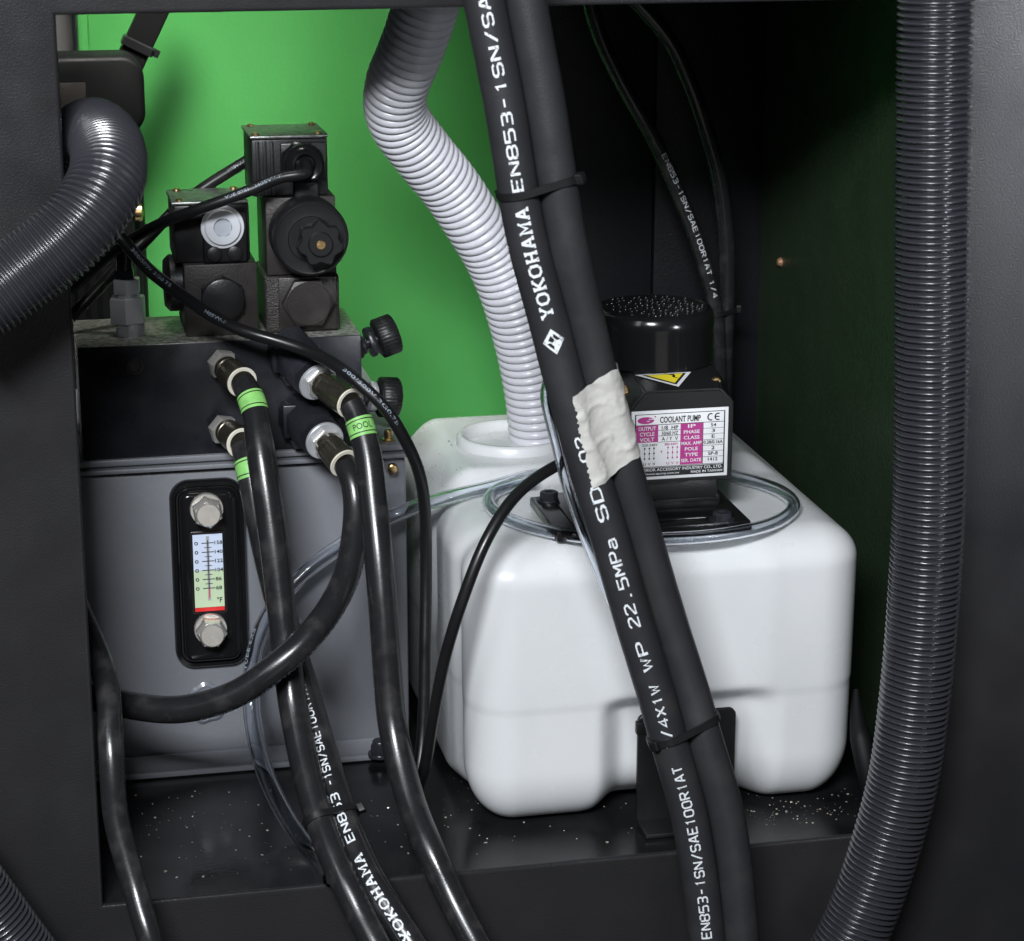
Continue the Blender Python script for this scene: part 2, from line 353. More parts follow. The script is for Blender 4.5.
# ================================================================== COOLANT TANK
TZ = .172
def sstep(a, b, x):
    t = min(max((x-a)/(b-a), 0), 1); return t*t*(3-2*t)
def make_tank():
    root = thing('coolant_tank', (.12, .2, 0), 'large milky white plastic coolant tank standing on the black floor', 'tank')
    X0, X1, Y0, Y1, Z0, Z1 = .004, .2402, .043, .33, .001, TZ
    rx, rb, rtop = .028, .036, .021; nx, ny, nz_ = 96, 84, 72
    t = B(); cache = {}
    def vert(i, j, k):
        if (i, j, k) in cache: return cache[i, j, k]
        p = Vector((X0+(X1-X0)*i/nx, Y0+(Y1-Y0)*j/ny, Z0+(Z1-Z0)*k/nz_))
        rbe = rb+(.010-rb)*sstep(.075, .14, p.y)*(1-sstep(.1, .2, p.x))
        q = Vector((min(max(p.x, X0+rx), X1-rx), min(max(p.y, Y0+rx), Y1-rx), min(max(p.z, Z0+rbe), Z1-rtop)))
        rz = rbe if p.z < .08 else rtop; d = p-q; d = Vector((d.x/rx, d.y/rx, d.z/rz))
        if d.length > 1e-9: d.normalize(); p = q+Vector((d.x*rx, d.y*rx, d.z*rz))
        x, y, z = p
        front = 1-sstep(.055, .1, y)
        # arched notch in the front over the bracket
        m = sstep(.077, .097, x)*(1-sstep(.164, .192, x))*(1-sstep(.068, .082, z))
        p.y += .013*m*front
        lo = sstep(.07, .1, x)*(1-sstep(.160, .19, x))*(1-sstep(.0, .04, z))*front
        p.z += .007*lo
        # mould seam and slight draft below it
        below = 1-sstep(.075, .080, z)
        out = Vector((x-(X0+X1)/2, y-(Y0+Y1)/2, 0)).normalized()
        p -= out*(.0006*below)
        p += out*.0003*math.exp(-((z-.0775)/.0012)**2)
        p -= Vector((out.x, out.y*.3, 0))*(.0025*(1-z/TZ))*.6
        # raised rear saddle on the top, dished lip in front of it
        top = sstep(TZ-.012, TZ-.001, z)
        p.z += top*.010*sstep(.170, .186, y)*sstep(X0+.0, X0+.03, x)*(1-sstep(.205, .23, x))
        p.z -= top*.004*sstep(.06, .085, x)*0
        # shallow groove on the left shoulder
        p.x += .006*math.exp(-((y-.172)/.010)**2)*sstep(.06, .12, z)*(1-sstep(.02, .04, x))
        # soft vertical facet at the left front corner
        p.x += .004*math.exp(-((y-.092)/.010)**2)*(1-sstep(.02, .04, x))
        v = t.verts.new(p); cache[i, j, k] = v; return v
    def face(f, na, nb):
        for a in range(na):
            for b in range(nb):
                try: t.faces.new((f(a, b), f(a+1, b), f(a+1, b+1), f(a, b+1)))
                except ValueError: pass
    face(lambda a, b: vert(a, 0, b), nx, nz_); face(lambda a, b: vert(a, ny, b), nx, nz_)
    face(lambda a, b: vert(0, a, b), ny, nz_); face(lambda a, b: vert(nx, a, b), ny, nz_)
    face(lambda a, b: vert(a, b, 0), nx, ny); face(lambda a, b: vert(a, b, nz_), nx, ny)
    bmesh.ops.recalc_face_normals(t, faces=t.faces[:])
    obj('tank_body', t, 'hdpe', root, 80)
    # filler neck: low rim round a dish
    c = atZ(513, 442, TZ+.0105)
    bm = B(); add_lathe(bm, c, (0, 0, 1), [(-.004, .0365), (.0045, .036), (.006, .0345), (.006, .0325), (.0045, .031), (-.001, .0285), (-.002, 0)], 72)
    obj('filler_rim', bm, 'hdpe', root, 80)
    return c
HOLE = make_tank()
# upright bracket that holds the tank
x0, x1, z0, z1 = rect(637, 711, 734, 800, .044); 
bm = B(); add_rr(bm, ((x0+x1)/2, .045, (z1+.001)/2), x1-x0, z1-.001, .004, [(0, 0), (0, .0025), (.0006, .003)])
add_box(bm, x0, x1, .0215, .0425, .0006, .0036, .001)
add_box(bm, x0-.001, x0+.004, .0415, .0465, z1-.012, z1-.004, .001)
tag(obj('bracket', bm, 'blackplastic'), 'black bent steel bracket standing against the notch of the white tank', 'bracket')

# ================================================================== OIL RESERVOIR
RY = .175
def make_reservoir():
    root = thing('oil_reservoir', (-.1, .3, 0), 'grey painted steel oil reservoir with a sight gauge on its front', 'oil tank')
    bm = B(); add_box(bm, -.33, -.0100, RY, .43, .004, .194, .003); obj('tank_body', bm, 'reservoir', root)
    bm = B(); add_box(bm, -.335, -.0070, RY-.006, .436, .1955, .1985, .001); add_box(bm, -.335, -.0070, RY-.0045, .435, .2, .204, .001)
    add_box(bm, -.333, -.0085, RY-.001, .434, .1945, .203, .0005)
    obj('lid', bm, 'reservoir', root)
    bm = B(); add_box(bm, -.33, -.0185, RY-.003, RY-.0002, .0005, .014, .0012); add_box(bm, -.33, -.0185, RY-.007, RY-.0035, .0008, .0045, .001)
    obj('bottom_flange', bm, 'reservoir', root)
    bm = B(); p = atY(380, 744, RY-.008); hexbolt(bm, (p.x, RY-.0085, .0046), (0, 0, 1), .0062, .009); obj('foot_bolt', bm, 'blackoxide', root)
    bm = B(); p = atY(390, 458, RY-.0); add_lathe(bm, (p.x, RY+.005, .2042), (0, 0, 1), [(0, .004), (.001, .004), (.0012, .0026), (.006, .0026), (.0065, .002)], 16); obj('lid_screw', bm, 'brass', root)
    bm = B(); p = atY(392, 463, RY-.006); add_lathe(bm, (p.x, RY-.0062, p.z-.003), (0, -1, 0), [(0, .0032), (.003, .0032), (.0036, .0024)], 16); obj('lid_screw', bm, 'brass', root)
    # drain boss with wobbly sealant
    bm = B(); p = atY(208, 702, RY)
    add_lathe(bm, (p.x, RY+.0005, p.z), (0, -1, 0), [(0, .0135), (.0018, .013), (.003, .011), (.0022, .009), (.0028, .006), (.003, 0)], 48, rfun=lambda th: 1+.06*math.sin(3*th)+.05*math.sin(7*th+1))
    obj('drain_boss', bm, 'ptfe', root)
    # level gauge
    x0, x1, z0, z1 = rect(172, 478, 246, 664, RY)
    c = Vector(((x0+x1)/2, RY-.0003, (z0+z1)/2)); wd = x1-x0; ht = z1-z0
    bm = B(); add_rr(bm, c, wd, ht, .0115, [(0, 0), (0, .004), (.001, .0055), (.003, .006), (.004, .0045), (.0047, .0045), (.0055, .009), (.007, .0105), (.0085, .011)], seg=10)
    x0, x1, z0, z1 = rect(191, 531, 226, 613, RY-.011)
    cw = Vector(((x0+x1)/2, RY-.0112, (z0+z1)/2)); add_rr(bm, cw, x1-x0, z1-z0, .001, [(0, 0), (0, .0012), (.0012, .0012), (.0014, .0006)])
    g = obj('level_gauge', bm, 'glossblack', root)
    for (x, y) in ((207.5, 512), (211.5, 632)):
        p = atY(x, y, RY-.018); bm = B(); hexbolt(bm, (p.x, RY-.0112, p.z), (0, -1, 0), .0094, .0125, 0, .15+.3*(y > 600), 1.06)
        obj('gauge_bolt', bm, 'steel', g)
    # scale behind the glass
    o = cw; ux = Vector((1, 0, 0)); uz = Vector((0, 0, 1)); W2 = (x1-x0)/2-.0016; H2 = (z1-z0)/2-.0016
    bm = B()
    flat_quad(bm, o, ux, uz, -W2, W2, .06*H2, H2, 0, lift=.0009); flat_quad(bm, o, ux, uz, -W2, W2, -.895*H2, .055*H2, 1, lift=.0009)
    flat_quad(bm, o, ux, uz, -W2, W2, -H2, -.9*H2, 3, lift=.0009)
    flat_quad(bm, o, ux, uz, -.10*W2, .10*W2, -.72*H2, .95*H2, 4, lift=.0010); flat_quad(bm, o, ux, uz, -.025*W2, .025*W2, -.4*H2, .85*H2, 2, lift=.0012)
    flat_quad(bm, o, ux, uz, -.03*W2, .03*W2, -.66*H2, -.4*H2, 3, lift=.0012)
    for k, n in enumerate(('158', '140', '122', '104', '86', '68')):
        z = (.78-.235*k)*H2
        flat_quad(bm, o, ux, uz, -.42*W2, .42*W2, z-.00022, z+.00022, 2, lift=.0013)
        flat_text(bm, n, o, ux, uz, .46*W2, (.98 if k < 4 else .86)*W2, z-.0011, z+.0011, 2, lift=.0013)
        flat_text(bm, ('70', '60', '50', '40', '30', '20')[k][1], o, ux, uz, -.9*W2, -.66*W2, z-.0011, z+.0011, 2, lift=.0013)
        if k < 5: flat_quad(bm, o, ux, uz, -.25*W2, .25*W2, z-.117*H2-.00015, z-.117*H2+.00015, 2, lift=.0013)
    flat_text(bm, '°F', o, ux, uz, .5*W2, .85*W2, -.78*H2, -.64*H2, 2, lift=.0013)
    obj('gauge_scale', bm, ['paleblue', 'palegreen', 'ink', 'red', 'greysteel'], g)
make_reservoir()

# ================================================================== MANIFOLD
MY, MZ0, MZ1 = .172, .2065, .2725
MX1 = atY(362, 380, MY).x; MX0 = atY(80, 400, MY).x
def make_manifold():
    root = thing('hydraulic_manifold', (-.12, .2, MZ0), 'long black steel manifold block lying on the grey reservoir lid', 'manifold')
    bm = B(); add_box(bm, MX0, MX1, MY, MY+.075, MZ0-.002, MZ1, .0008)
    for f in bm.faces:
        f.normal_update()
        if f.normal.z > .9: f.material_index = 1  # upward faces take the paler mottled bare steel
    obj('block', bm, ['blackoxide', 'mottledsteel'], root)
    bm = B(); p = atY(135, 366, MY)
    add_lathe(bm, (p.x, MY-.0002, p.z), (0, -1, 0), [(0, .0052), (.001, .0050), (.0012, .0036), (.0001, .0032), (.0001, 0)], 24); obj('plug', bm, 'castiron', root)
    for (x, y) in ((180, 362), (195, 366)):
        pass
    for (x, y, r) in ((301, 358, .004), (291, 377, .0062), (345, 424, .0062), (299, 441, .0055)):
        p = atY(x, y, MY-.008); bm = B(); add_hex(bm, (p.x, MY+.0002, p.z), (0, -1, 0), r, .010, phase=.5); obj('set_screw', bm, 'blackoxide', root)
make_manifold()
# needle valves with knurled knobs on the manifold's right end
def needle_valve(x, y, Y, label):
    p = atY(x, y, Y); p.x = MX1
    root = thing('needle_valve', p, label, 'valve', 'needle valves on the manifold end')
    ax = Vector((1, .12, .3 if y < 370 else -.12)).normalized(); bm = B(); add_lathe(bm, p, ax, [(-.004, .0075), (.002, .0075), (.003, .0062), (.005, .006), (.006, .0035), (.02, .0035)], 24); obj('stem', bm, 'blackoxide', root)
    bm = B(); add_lathe(bm, p+ax*.0075, ax, [(0, .0088), (.0008, .0094), (.0032, .0094), (.004, .0088)], 28, rfun=lambda th: 1+.03*math.cos(8*th)); obj('lock_nut', bm, 'greysteel' if y > 370 else 'blackoxide', root)
    bm = B(); add_lathe(bm, p+ax*.0135, ax, [(0, .0105), (.001, .0121), (.0115, .0121), (.0125, .0108), (.0125, .006), (.0118, .0055), (.0118, 0)], 96, rfun=lambda th: 1+.022*math.cos(32*th)); obj('knob', bm, 'blackplastic', root, 60)
needle_valve(362, 347, MY+.022, 'upper black needle valve with knurled knob, clear of the cable')
needle_valve(359, 396, MY+.022, 'lower black needle valve with knurled knob, half hidden by the cable')

# ================================================================== SOLENOID VALVES
def screws(root, pts, z, r=.0022, mname='brass'):
    for x, y in pts:
        bm = B(); add_lathe(bm, (x, y, z), (0, 0, 1), [(0, r), (.0008, r), (.0014, r*.6), (.0014, 0)], 14); obj('cover_screw', bm, mname, root)
def valve_short():
    Y = MY+.013; T = MZ1
    x0, x1, z0, z1 = rect(185, 264, 258, 340, Y)
    root = thing('solenoid_valve', ((x0+x1)/2, Y+.03, T), 'shorter black solenoid valve with a white hexagon socket plug', 'valve')
    bm = B(); add_box(bm, x0, x1, Y, Y+.055, T+.0003, z1, .0008); bk = obj('valve_body', bm, 'castiron', root)
    p = atY(223, 300, Y-.008); bm = B(); add_hex(bm, (p.x, Y-.0002, p.z), (0, -1, 0), .0138, .008, phase=0, ch=.05); add_lathe(bm, (p.x, Y-.0082, p.z), (0, -1, 0), [(-.001, .0128), (.0010, .0125), (.0015, .0115), (.0015, 0)], 40); obj('hex_plug', bm, 'blackplastic', root)
    bm = B(); add_lathe(bm, (x0+.001, Y+.028, (T+z1)/2+.006), (-1, 0, 0), [(0, .017), (.008, .017), (.011, .014), (.011, 0)], 40); obj('side_plug', bm, 'blackplastic', root)
    u0, u1, w0, w1 = rect(176, 205, 250, 264, Y+.004)
    bm = B(); add_box(bm, u0-.001, u1, Y+.006, Y+.05, z1+.0003, w1, .0012)
    add_box(bm, u0+.0155, u1-.002, Y+.0005, Y+.0058, z1+.0005, w1-.004, .0015)
    cb = obj('connector_box', bm, 'blackplastic', root)
    bm = B()
    for dx in (-.0075, .0045): 
        xm = (u0+u1)/2+dx+.0075; add_lathe(bm, (xm, Y+.0003, z1+.006), (0, -1, 0), [(-.002, .0048), (.0015, .0045), (.002, .0035), (.002, 0)], 24)
    obj('boss', bm, 'satin', cb)
    bm = B(); add_box(bm, u0-.002, u1-.0005, Y+.004, Y+.052, w1+.0003, w1+.0022, .0006); cv = obj('cover_plate', bm, 'zinc', root)
    screws(root, [(u0+.003, Y+.01), (u1-.005, Y+.01), (u0+.004, Y+.046), (u1-.005, Y+.046)], w1+.0023)
    p = atY(223, 228, Y-.003)
    bm = B(); add_lathe(bm, (p.x, Y+.001, p.z), (0, -1, 0), [(0, .0126), (.001, .0126), (.0012, .0106), (.0025, .0106), (.0032, .010), (.0033, .0054)], 48, cap=False); obj('white_plug', bm, 'whiteplug', root)
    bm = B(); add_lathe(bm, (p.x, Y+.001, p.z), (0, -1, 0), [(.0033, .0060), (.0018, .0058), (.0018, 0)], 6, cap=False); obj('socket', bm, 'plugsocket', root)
def valve_tall():
    Y = MY+.012; T = MZ1
    x0, x1, z0, z1 = rect(268, 276, 340, 336, Y)
    root = thing('solenoid_valve', ((x0+x1)/2, Y+.03, T), 'taller black solenoid valve with round coil, star knob and cable gland', 'valve')
    bm = B(); add_box(bm, x0-.0015, x1, Y+.001, Y+.055, T+.0003, z1, .002, segs=3); vb = obj('valve_body', bm, 'roughcast', root)
    a0, a1, b0, b1 = rect(279, 277, 337, 330, Y-.001)
    bm = B(); add_box(bm, a0, a1, Y-.0012, Y+.0008, b0, b1, .0007); obj('face_plate', bm, 'castiron', root)
    p = atY(309, 304, Y-.009); bm = B(); add_hex(bm, (p.x, Y-.0014, p.z), (0, -1, 0), .0155, .007, phase=.55, ch=.05); add_lathe(bm, (p.x, Y-.0084, p.z), (0, -1, 0), [(-.001, .0132), (.0006, .0128), (.001, 0)], 36); obj('hex_plug', bm, 'castiron', root)
    # coil housing
    c0, c1, d0, d1 = rect(266, 197, 336, 275, Y+.002)
    bm = B(); add_box(bm, c0, c1, Y+.002, Y+.05, z1+.0006, d1, .001); obj('coil_block', bm, 'castiron', root)
    pf = atY(314.5, 239, Y-.02); px_, pz = pf.x, pf.z
    bm = B(); add_lathe(bm, (px_-.002, Y+.0015, pz), (0, -1, 0), [(0, .0225), (.018, .0225), (.0205, .0218), (.0215, .0205), (.0212, .0198), (.0218, .0135), (.021, .013), (.021, 0)], 72); obj('coil', bm, 'satin', root)
    q = atY(320, 243.5, Y-.034); bm = B()
    add_lathe(bm, (px_+.001, Y-.02, pz-.0005), (0, -1, 0), [(0, .0105), (.0085, .0095)], 36)
    add_lathe(bm, (q.x, Y-.0285, q.z), (0, -1, 0), [(0, .011), (.001, .0125), (.006, .0125), (.0072, .0115), (.0072, 0)], 112, rfun=lambda th: 1+.10*math.cos(7*th)); add_lathe(bm, (q.x, Y-.0355, q.z), (0, -1, 0), [(0, .0072), (.0022, .007), (.0027, .0064), (.0027, 0)], 40); kb = obj('star_knob', bm, 'satin', root)
    bm = B(); add_lathe(bm, (q.x, Y-.0382, q.z), (0, -1, 0), [(0, .0026), (.0008, .0025), (.001, 0)], 18); add_box(bm, q.x-.0018, q.x+.0018, Y-.0395, Y-.0391, q.z-.0003, q.z+.0003, 0, 0); obj('knob_screw', bm, 'brass', kb)
    # connector
    e0, e1, f0, f1 = rect(252, 139, 328, 200, Y+.004)
    bm = B(); add_box(bm, e0, e1, Y+.005, Y+.05, d1+.0003, f1, .0012); add_box(bm, e0+.024, e1-.006, Y+.0005, Y+.0048, d1-.002, d1+.009, .0012)
    add_box(bm, e0+.0165, e1-.001, Y+.001, Y+.0049, d1+.010, f1-.002, .001); [add_box(bm, e0+.0025+.0042*k, e0+.0045+.0042*k, Y+.0035, Y+.0052, d1+.001, f1-.001, .0004) for k in range(3)]
    cb = obj('connector_box', bm, 'blackplastic', root)
    bm = B(); add_box(bm, e0-.001, e1+.0005, Y+.003, Y+.052, f1+.0003, f1+.0022, .0006); obj('cover_plate', bm, 'zinc', root)
    screws(root, [(e0+.003, Y+.009), (e1-.005, Y+.009), (e0+.004, Y+.046), (e1-.004, Y+.046)], f1+.0023)
    g = atY(306, 164, Y-.008); bm = B()
    add_lathe(bm, (g.x-.002, Y+.001, g.z), (0, -1, 0), [(0, .0125), (.002, .0125), (.003, .0115)], 8, phase=.3)
    add_lathe(bm, (g.x-.0008, Y-.002, g.z), (0, -1, 0), [(0, .0115), (.004, .0118), (.008, .0108), (.0095, .009), (.0085, .0062), (.004, .0055), (.004, 0)], 44, rfun=lambda th: 1+.012*math.cos(22*th)); obj('cable_gland', bm, 'glossblack', root)
    return Vector((g.x, Y-.008, g.z))
valve_short(); GL = valve_tall()

# ================================================================== MOTOR, STRUT, ADAPTER (upper left)
def make_motor():
    Y = .33
    x0, x1, z0, z1 = rect(40, 57, 145, 136, Y)
    root = thing('electric_motor', ((x0+x1)/2, Y+.04, .2045), 'black electric motor with a rounded terminal cover at upper left', 'motor')
    bm = B(); add_rr(bm, ((x0+x1)/2, Y+.04, (z0+z1)/2), x1-x0, z1-z0, .014, [(0, 0), (0, .038), (.0012, .0400), (.003, .0408)]); 
    cv = obj('terminal_cover', bm, 'deepblack', root)
    a0, a1, b0, b1 = rect(44, 83, 86, 111, Y-.001); bm = B(); add_box(bm, a0, a1, Y-.0014, Y-.0007, b0, b1, .0002); obj('cover_patch', bm, 'castiron', cv)  # thin, slightly lighter patch on the cover front
    xc = atY(98, 230, Y+.04).x; rr = atY(148, 230, Y+.04).x-xc
    bm = B(); add_lathe(bm, (xc, Y+.042, .2045), (0, 0, 1), [(0, rr), (.02, rr), (.021, rr*.93), (z0-.2045-.004, rr*.93), (z0-.2045-.0005, rr*.8)], 96, rfun=lambda th: 1+.025*math.cos(24*th)); obj('motor_body', bm, 'satin', root)
    p = atY(149, 212, Y+.02); bm = B(); add_lathe(bm, (p.x-.009, p.y, p.z), (1, 0, 0), [(0, .006), (.004, .006), (.005, .004), (.0055, 0)], 20); obj('side_plug', bm, 'brass', root)
make_motor()
def make_strut():
    p0 = atY(128, 66, .40); p1 = atY(168, -20, .40)
    d = (p1-p0).normalized(); root = thing('strut', p0, 'thin black square strut rising diagonally at upper left before the green wall', 'strut')
    a, u, v = basis(d, Vector((0, 1, 0)))
    bm = B(); add_rr(bm, p0-d*.01, .0185, .012, .0012, [(0, 0), (0, (p1-p0).length+.03)], ux=v, uz=u, n=d); obj('bar', bm, 'deepblack', root)
    c = p0+d*.012; bm = B(); add_rr(bm, c, .0215, .016, .002, [(0, 0), (0, .005), (.001, .006)], ux=v, uz=u, n=d); add_rr(bm, c-v*.012+d*.001, .006, .008, .001, [(0, 0), (0, .005)], ux=v, uz=u, n=d); obj('clamp', bm, 'blackplastic', root)
make_strut()
def make_adapter():
    p = atY(131, 341, MY+.028); p.z = MZ1
    root = thing('hose_adapter', p, 'stacked grey steel hexagon adapter standing on the manifold top at left', 'fitting')
    up = (0, 0, 1); bm = B(); add_lathe(bm, p, up, [(0, .0085), (.0075, .0085), (.008, .0078)], 28); obj('collar', bm, 'greysteel', root)
    bm = B(); add_hex(bm, p+Vector((-.001, 0, .0081)), up, .0112, .015, phase=.35, ch=.06); obj('large_nut', bm, 'greysteel', root)
    bm = B(); add_lathe(bm, p+Vector((-.001, 0, .0231)), up, [(0, .006), (.003, .006)], 24); add_hex(bm, p+Vector((-.001, 0, .0255)), up, .0085, .0085, phase=.4, ch=.06); obj('small_nut', bm, 'greysteel', root)
    bm = B(); add_hex(bm, p+Vector((-.002, 0, .0342)), up, .0062, .005, phase=.4); add_lathe(bm, p+Vector((-.002, 0, .0392)), up, [(0, .0045), (.012, .0045), (.015, .003)], 20); obj('nipple', bm, 'blackoxide', root)
make_adapter()

# ================================================================== COOLANT PUMP
def make_pump():
    Z = TZ+.0005
    root = thing('coolant_pump', (.137, .115, Z), 'black coolant pump with a rating plate, standing on the white tank', 'pump')
    PX0, PX1, PY0, PY1 = .0565, .1715, .057, .13
    bm = B(); add_box(bm, PX0, PX1, PY0, PY1, Z, Z+.006, .0012); add_box(bm, PX0+.012, PX1-.01, PY0+.008, PY1, Z+.006, Z+.0075, .0007); pl = obj('mounting_plate', bm, 'glossblack', root)
    for x, y in ((549, 492), (722, 512)):
        p = atZ(x, y, Z+.011); bm = B(); add_lathe(bm, (p.x, p.y, Z+.0061), (0, 0, 1), [(0, .0074), (.001, .0072)], 24); add_lathe(bm, (p.x, p.y, Z+.0071), (0, 0, 1), [(0, .0054), (.0036, .0054), (.0042, .0048), (.0042, .0024), (.0022, .0024), (.0022, 0)], 20, rfun=lambda th: 1+.03*math.cos(10*th)); obj('bolt', bm, 'blackoxide', pl)
    AX, AY = .1308, .128
    bm = B(); add_lathe(bm, (AX, AY, Z+.006), (0, 0, 1), [(0, .034), (.006, .030), (.02, .028), (.022, .0335), (.075, .0335)], 64); 
    for k in range(40):
        a = 2*math.pi*k/40; d = Vector((math.cos(a), math.sin(a), 0)); t = B(); bmesh.ops.create_cube(t, size=1)
        for v in t.verts: v.co = Vector((AX, AY, Z+.057))+d*(.034+v.co.x*.004)+Vector((-d.y, d.x, 0))*v.co.y*.0012+Vector((0, 0, v.co.z*.05))
        merge(bm, t)
    obj('motor_body', bm, 'satin', root)
    # fan cover
    p0 = atY(655, 374, AY-.036); p1 = atY(655, 306, AY); rr = .0352
    h = p1.z-p0.z
    bm = B(); add_lathe(bm, (AX, AY, p0.z), (0, 0, 1), [(0, rr*.97), (.0002, rr), (h-.011, rr), (h-.0095, rr*1.012), (h-.006, rr*1.012), (h-.002, rr*.985), (h, rr*.94), (h+.0004, rr*.9), (h-.0002, rr*.88)], 96, cap=False); add_lathe(bm, (AX, AY, p0.z), (0, 0, 1), [(h-.0022, rr*.885), (h-.0003, rr*.883), (h-.0003, 0)], 64, 2)
    n = 0
    for i in range(-9, 10):
        for j in range(-4, 5):
            if (i+j) % 4 == 0: continue
            x = i*.0034+(j % 2)*.001; y = j*.0074+(i % 3)*.0016
            if math.hypot(x, y) < rr*.84: add_lathe(bm, (AX+x, AY+y, p0.z+h-.0003), (0, 0, 1), [(0, .0012), (.0004, .0011), (.0005, .0008), (.0003, .0007), (.0003, 0)], 8, 0, cap=False); add_lathe(bm, (AX+x+.0004, AY+y+.0008, p0.z+h), (0, 0, 1), [(0, .0003), (.0003, .0002), (.0004, 0)], 6, 1, cap=False)  # vent rims; the pale dots beside them are glints put in as colour
    obj('fan_cover', bm, ['glossblack', 'greysteel', 'satin'], root)
    # terminal box: bevelled lid with cut corners
    Y = .072
    x0, x1, z0, z1 = rect(629, 396, 733, 482, Y)
    s = .012
    zb = atY(665, 372.5, Y+.022).z; xb0 = atY(627, 376, Y+.022).x; xb1 = atY(719, 373, Y+.022).x
    zsh = atY(733, 401, Y).z; zt = atY(682, 390, Y).z
    bm = B(); t = B()
    prof = [(x0+.008, z0), (x1, z0), (x1, zsh), (x1-.008, zt-.0005), (x0+.009, zt), (x0+.001, zt-.010), (x0+.001, z0+.001)]
    back = [(x0+.008, z0), (x1, z0), (x1, zsh+.002), (xb1, zb-.0005), (xb0+.004, zb), (x0-.001, zt-.004), (x0, z0+.001)]
    vf = [t.verts.new((x, Y, z)) for x, z in prof]; vb = [t.verts.new((x, Y+.022, z)) for x, z in back]
    vc = [t.verts.new((x, AY-.012, z)) for x, z in back]
    k = len(vf)
    for A_, B_ in ((vf, vb), (vb, vc)):
        for i in range(k): t.faces.new((A_[i], A_[(i+1) % k], B_[(i+1) % k], B_[i]))
    t.faces.new(vf); t.faces.new(vc); bmesh.ops.recalc_face_normals(t, faces=t.faces[:])
    bmesh.ops.bevel(t, geom=[e for e in t.edges if e.calc_face_angle(0) > .3], offset=.0011, segments=2, affect='EDGES'); merge(bm, t)
    l0, l1, m0, m1 = rect(640, 470, 718, 500, Y+.004); add_box(bm, l0-.004, l1, Y+.004, AY-.02, m0, z0+.001, .002)
    add_box(bm, l0-.02, l1+.004, Y+.012, AY, Z+.007, m0+.0005, .002)
    tb = obj('terminal_box', bm, 'satin', root)
    # brass corner screws
    for x, y, Y2 in ((623.5, 391, Y+.006), (716, 382.5, Y+.012)):
        p = atY(x, y, Y2); bm = B(); add_lathe(bm, p, (0, -.9, .4), [(-.004, .0036), (.001, .0034), (.0022, .0022), (.0024, 0)], 18); obj('corner_screw', bm, 'brass', tb)
    # nameplate
    TL, TR, BL = atY(631.5, 412, Y), atY(728.5, 406.3, Y), atY(631.5, 480.8, Y)
    wd = TR.x-TL.x; ht = TL.z-BL.z; o = Vector((TL.x, Y-.0003, (TL.z+atY(728.5, 406.3, Y).z)/2)); ux = Vector((wd, 0, 0)); uz = Vector((0, 0, -ht))
    bm = B(); add_box(bm, TL.x, TR.x, Y-.0005, Y+.0004, o.z-ht, o.z, .0002, 0); o.y = Y-.0005
    q = lambda a, b, c, d, mi, l=.0001: flat_quad(bm, o, ux, uz, a, b, c, d, mi, lift=l)
    tx = lambda s_, a, b, c, d, mi, bold=.012, l=.00035: flat_text(bm, s_, o, ux, uz, a, b, d, c, mi, bold, lift=l)
    for a, b, c, d in ((.035, .965, .045, .055), (.035, .965, .945, .955), (.035, .047, .045, .955), (.953, .965, .045, .955)): q(a, b, c, d, 1)
    pts = [(.145+.085*math.cos(th), .135+.05*math.sin(th)) for th in [2*math.pi*i/28 for i in range(28)]]; flat_poly(bm, o, ux, uz, pts, 2, lift=.0002)
    q(.175, .245, .112, .124, 0, .0003); q(.155, .185, .14, .15, 0, .0003); q(.235, .25, .075, .095, 2, .0002)
    pts = [(.14+.045*math.cos(th), .142+.022*math.sin(th)) for th in [2*math.pi*i/20 for i in range(20)]]
    tx('COOLANT PUMP', .29, .71, .09, .18, 1, .02); 
    for cx in (.815, .89):                                        # the two arcs of the conformity mark
        ar = [R(60+240*i/14) for i in range(15)]
        flat_poly(bm, o, ux, uz, [(cx+.037*math.cos(a), .13-.055*math.sin(a)) for a in ar]+[(cx+.024*math.cos(a), .13-.038*math.sin(a)) for a in ar[::-1]], 1, lift=.0003)
    q(.86, .905, .122, .138, 1, .0003)
    for v_ in (.2, .81): q(.035, .965, v_, v_+.008, 1, .0002)
    q(.04, .275, .21, .455, 2); q(.505, .735, .205, .805, 2)
    for s_, v_ in (('OUTPUT', .225), ('CYCLE', .305), ('VOLT', .385)): tx(s_, .07 if len(s_) > 5 else .085, .25 if len(s_) > 5 else .235, v_, v_+.055, 0)
    for s_, v_ in (('1/8  HP', .225), ('50/60 HZ', .305), ('△ / Y  V', .385)): tx(s_.replace('△', 'A'), .31, .48, v_, v_+.055, 1)
    for v_ in (.285, .365, .455): q(.275, .505, v_, v_+.006, 1, .0002)
    for i, (s_, t_) in enumerate((('IP', '54'), ('PHASE', '3'), ('CLASS', 'E'), ('MAX. AMP', '0.28/0.16A'), ('POLE', '2'), ('TYPE', 'SP-8'), ('SER. DATE', '1412'))):
        v_ = .222+.083*i; hw = min(.105, .014*len(s_)+.012); tx(s_, .62-hw, .62+hw, v_, v_+.05, 0)
        hw = min(.1, .011*len(t_)+.006); tx(t_, .845-hw, .845+hw, v_, v_+.05, 1)
        if i: q(.735, .957, v_-.014, v_-.009, 1, .0002)
    q(.735, .741, .2, .81, 1, .0002)
    tx('220-240V', .11, .27, .475, .51, 1); tx('380-440V', .34, .48, .475, .51, 2)
    tx('A', .065, .095, .6, .635, 1); tx('Y', .295, .325, .58, .62, 2)
    for g, mi in ((.13, 1), (.37, 2)):
        for c_ in range(3):
            xx = g+.048*c_
            for r_ in range(3): q(xx, xx+.016, .53+.075*r_, .553+.075*r_, mi, .0003)
            q(xx+.0055, xx+.0095, .53, .71, mi, .0002)
            tx('UVW'[c_], xx-.006, xx+.022, .75, .79, mi)
    q(.035, .965, .825, .95, 1)
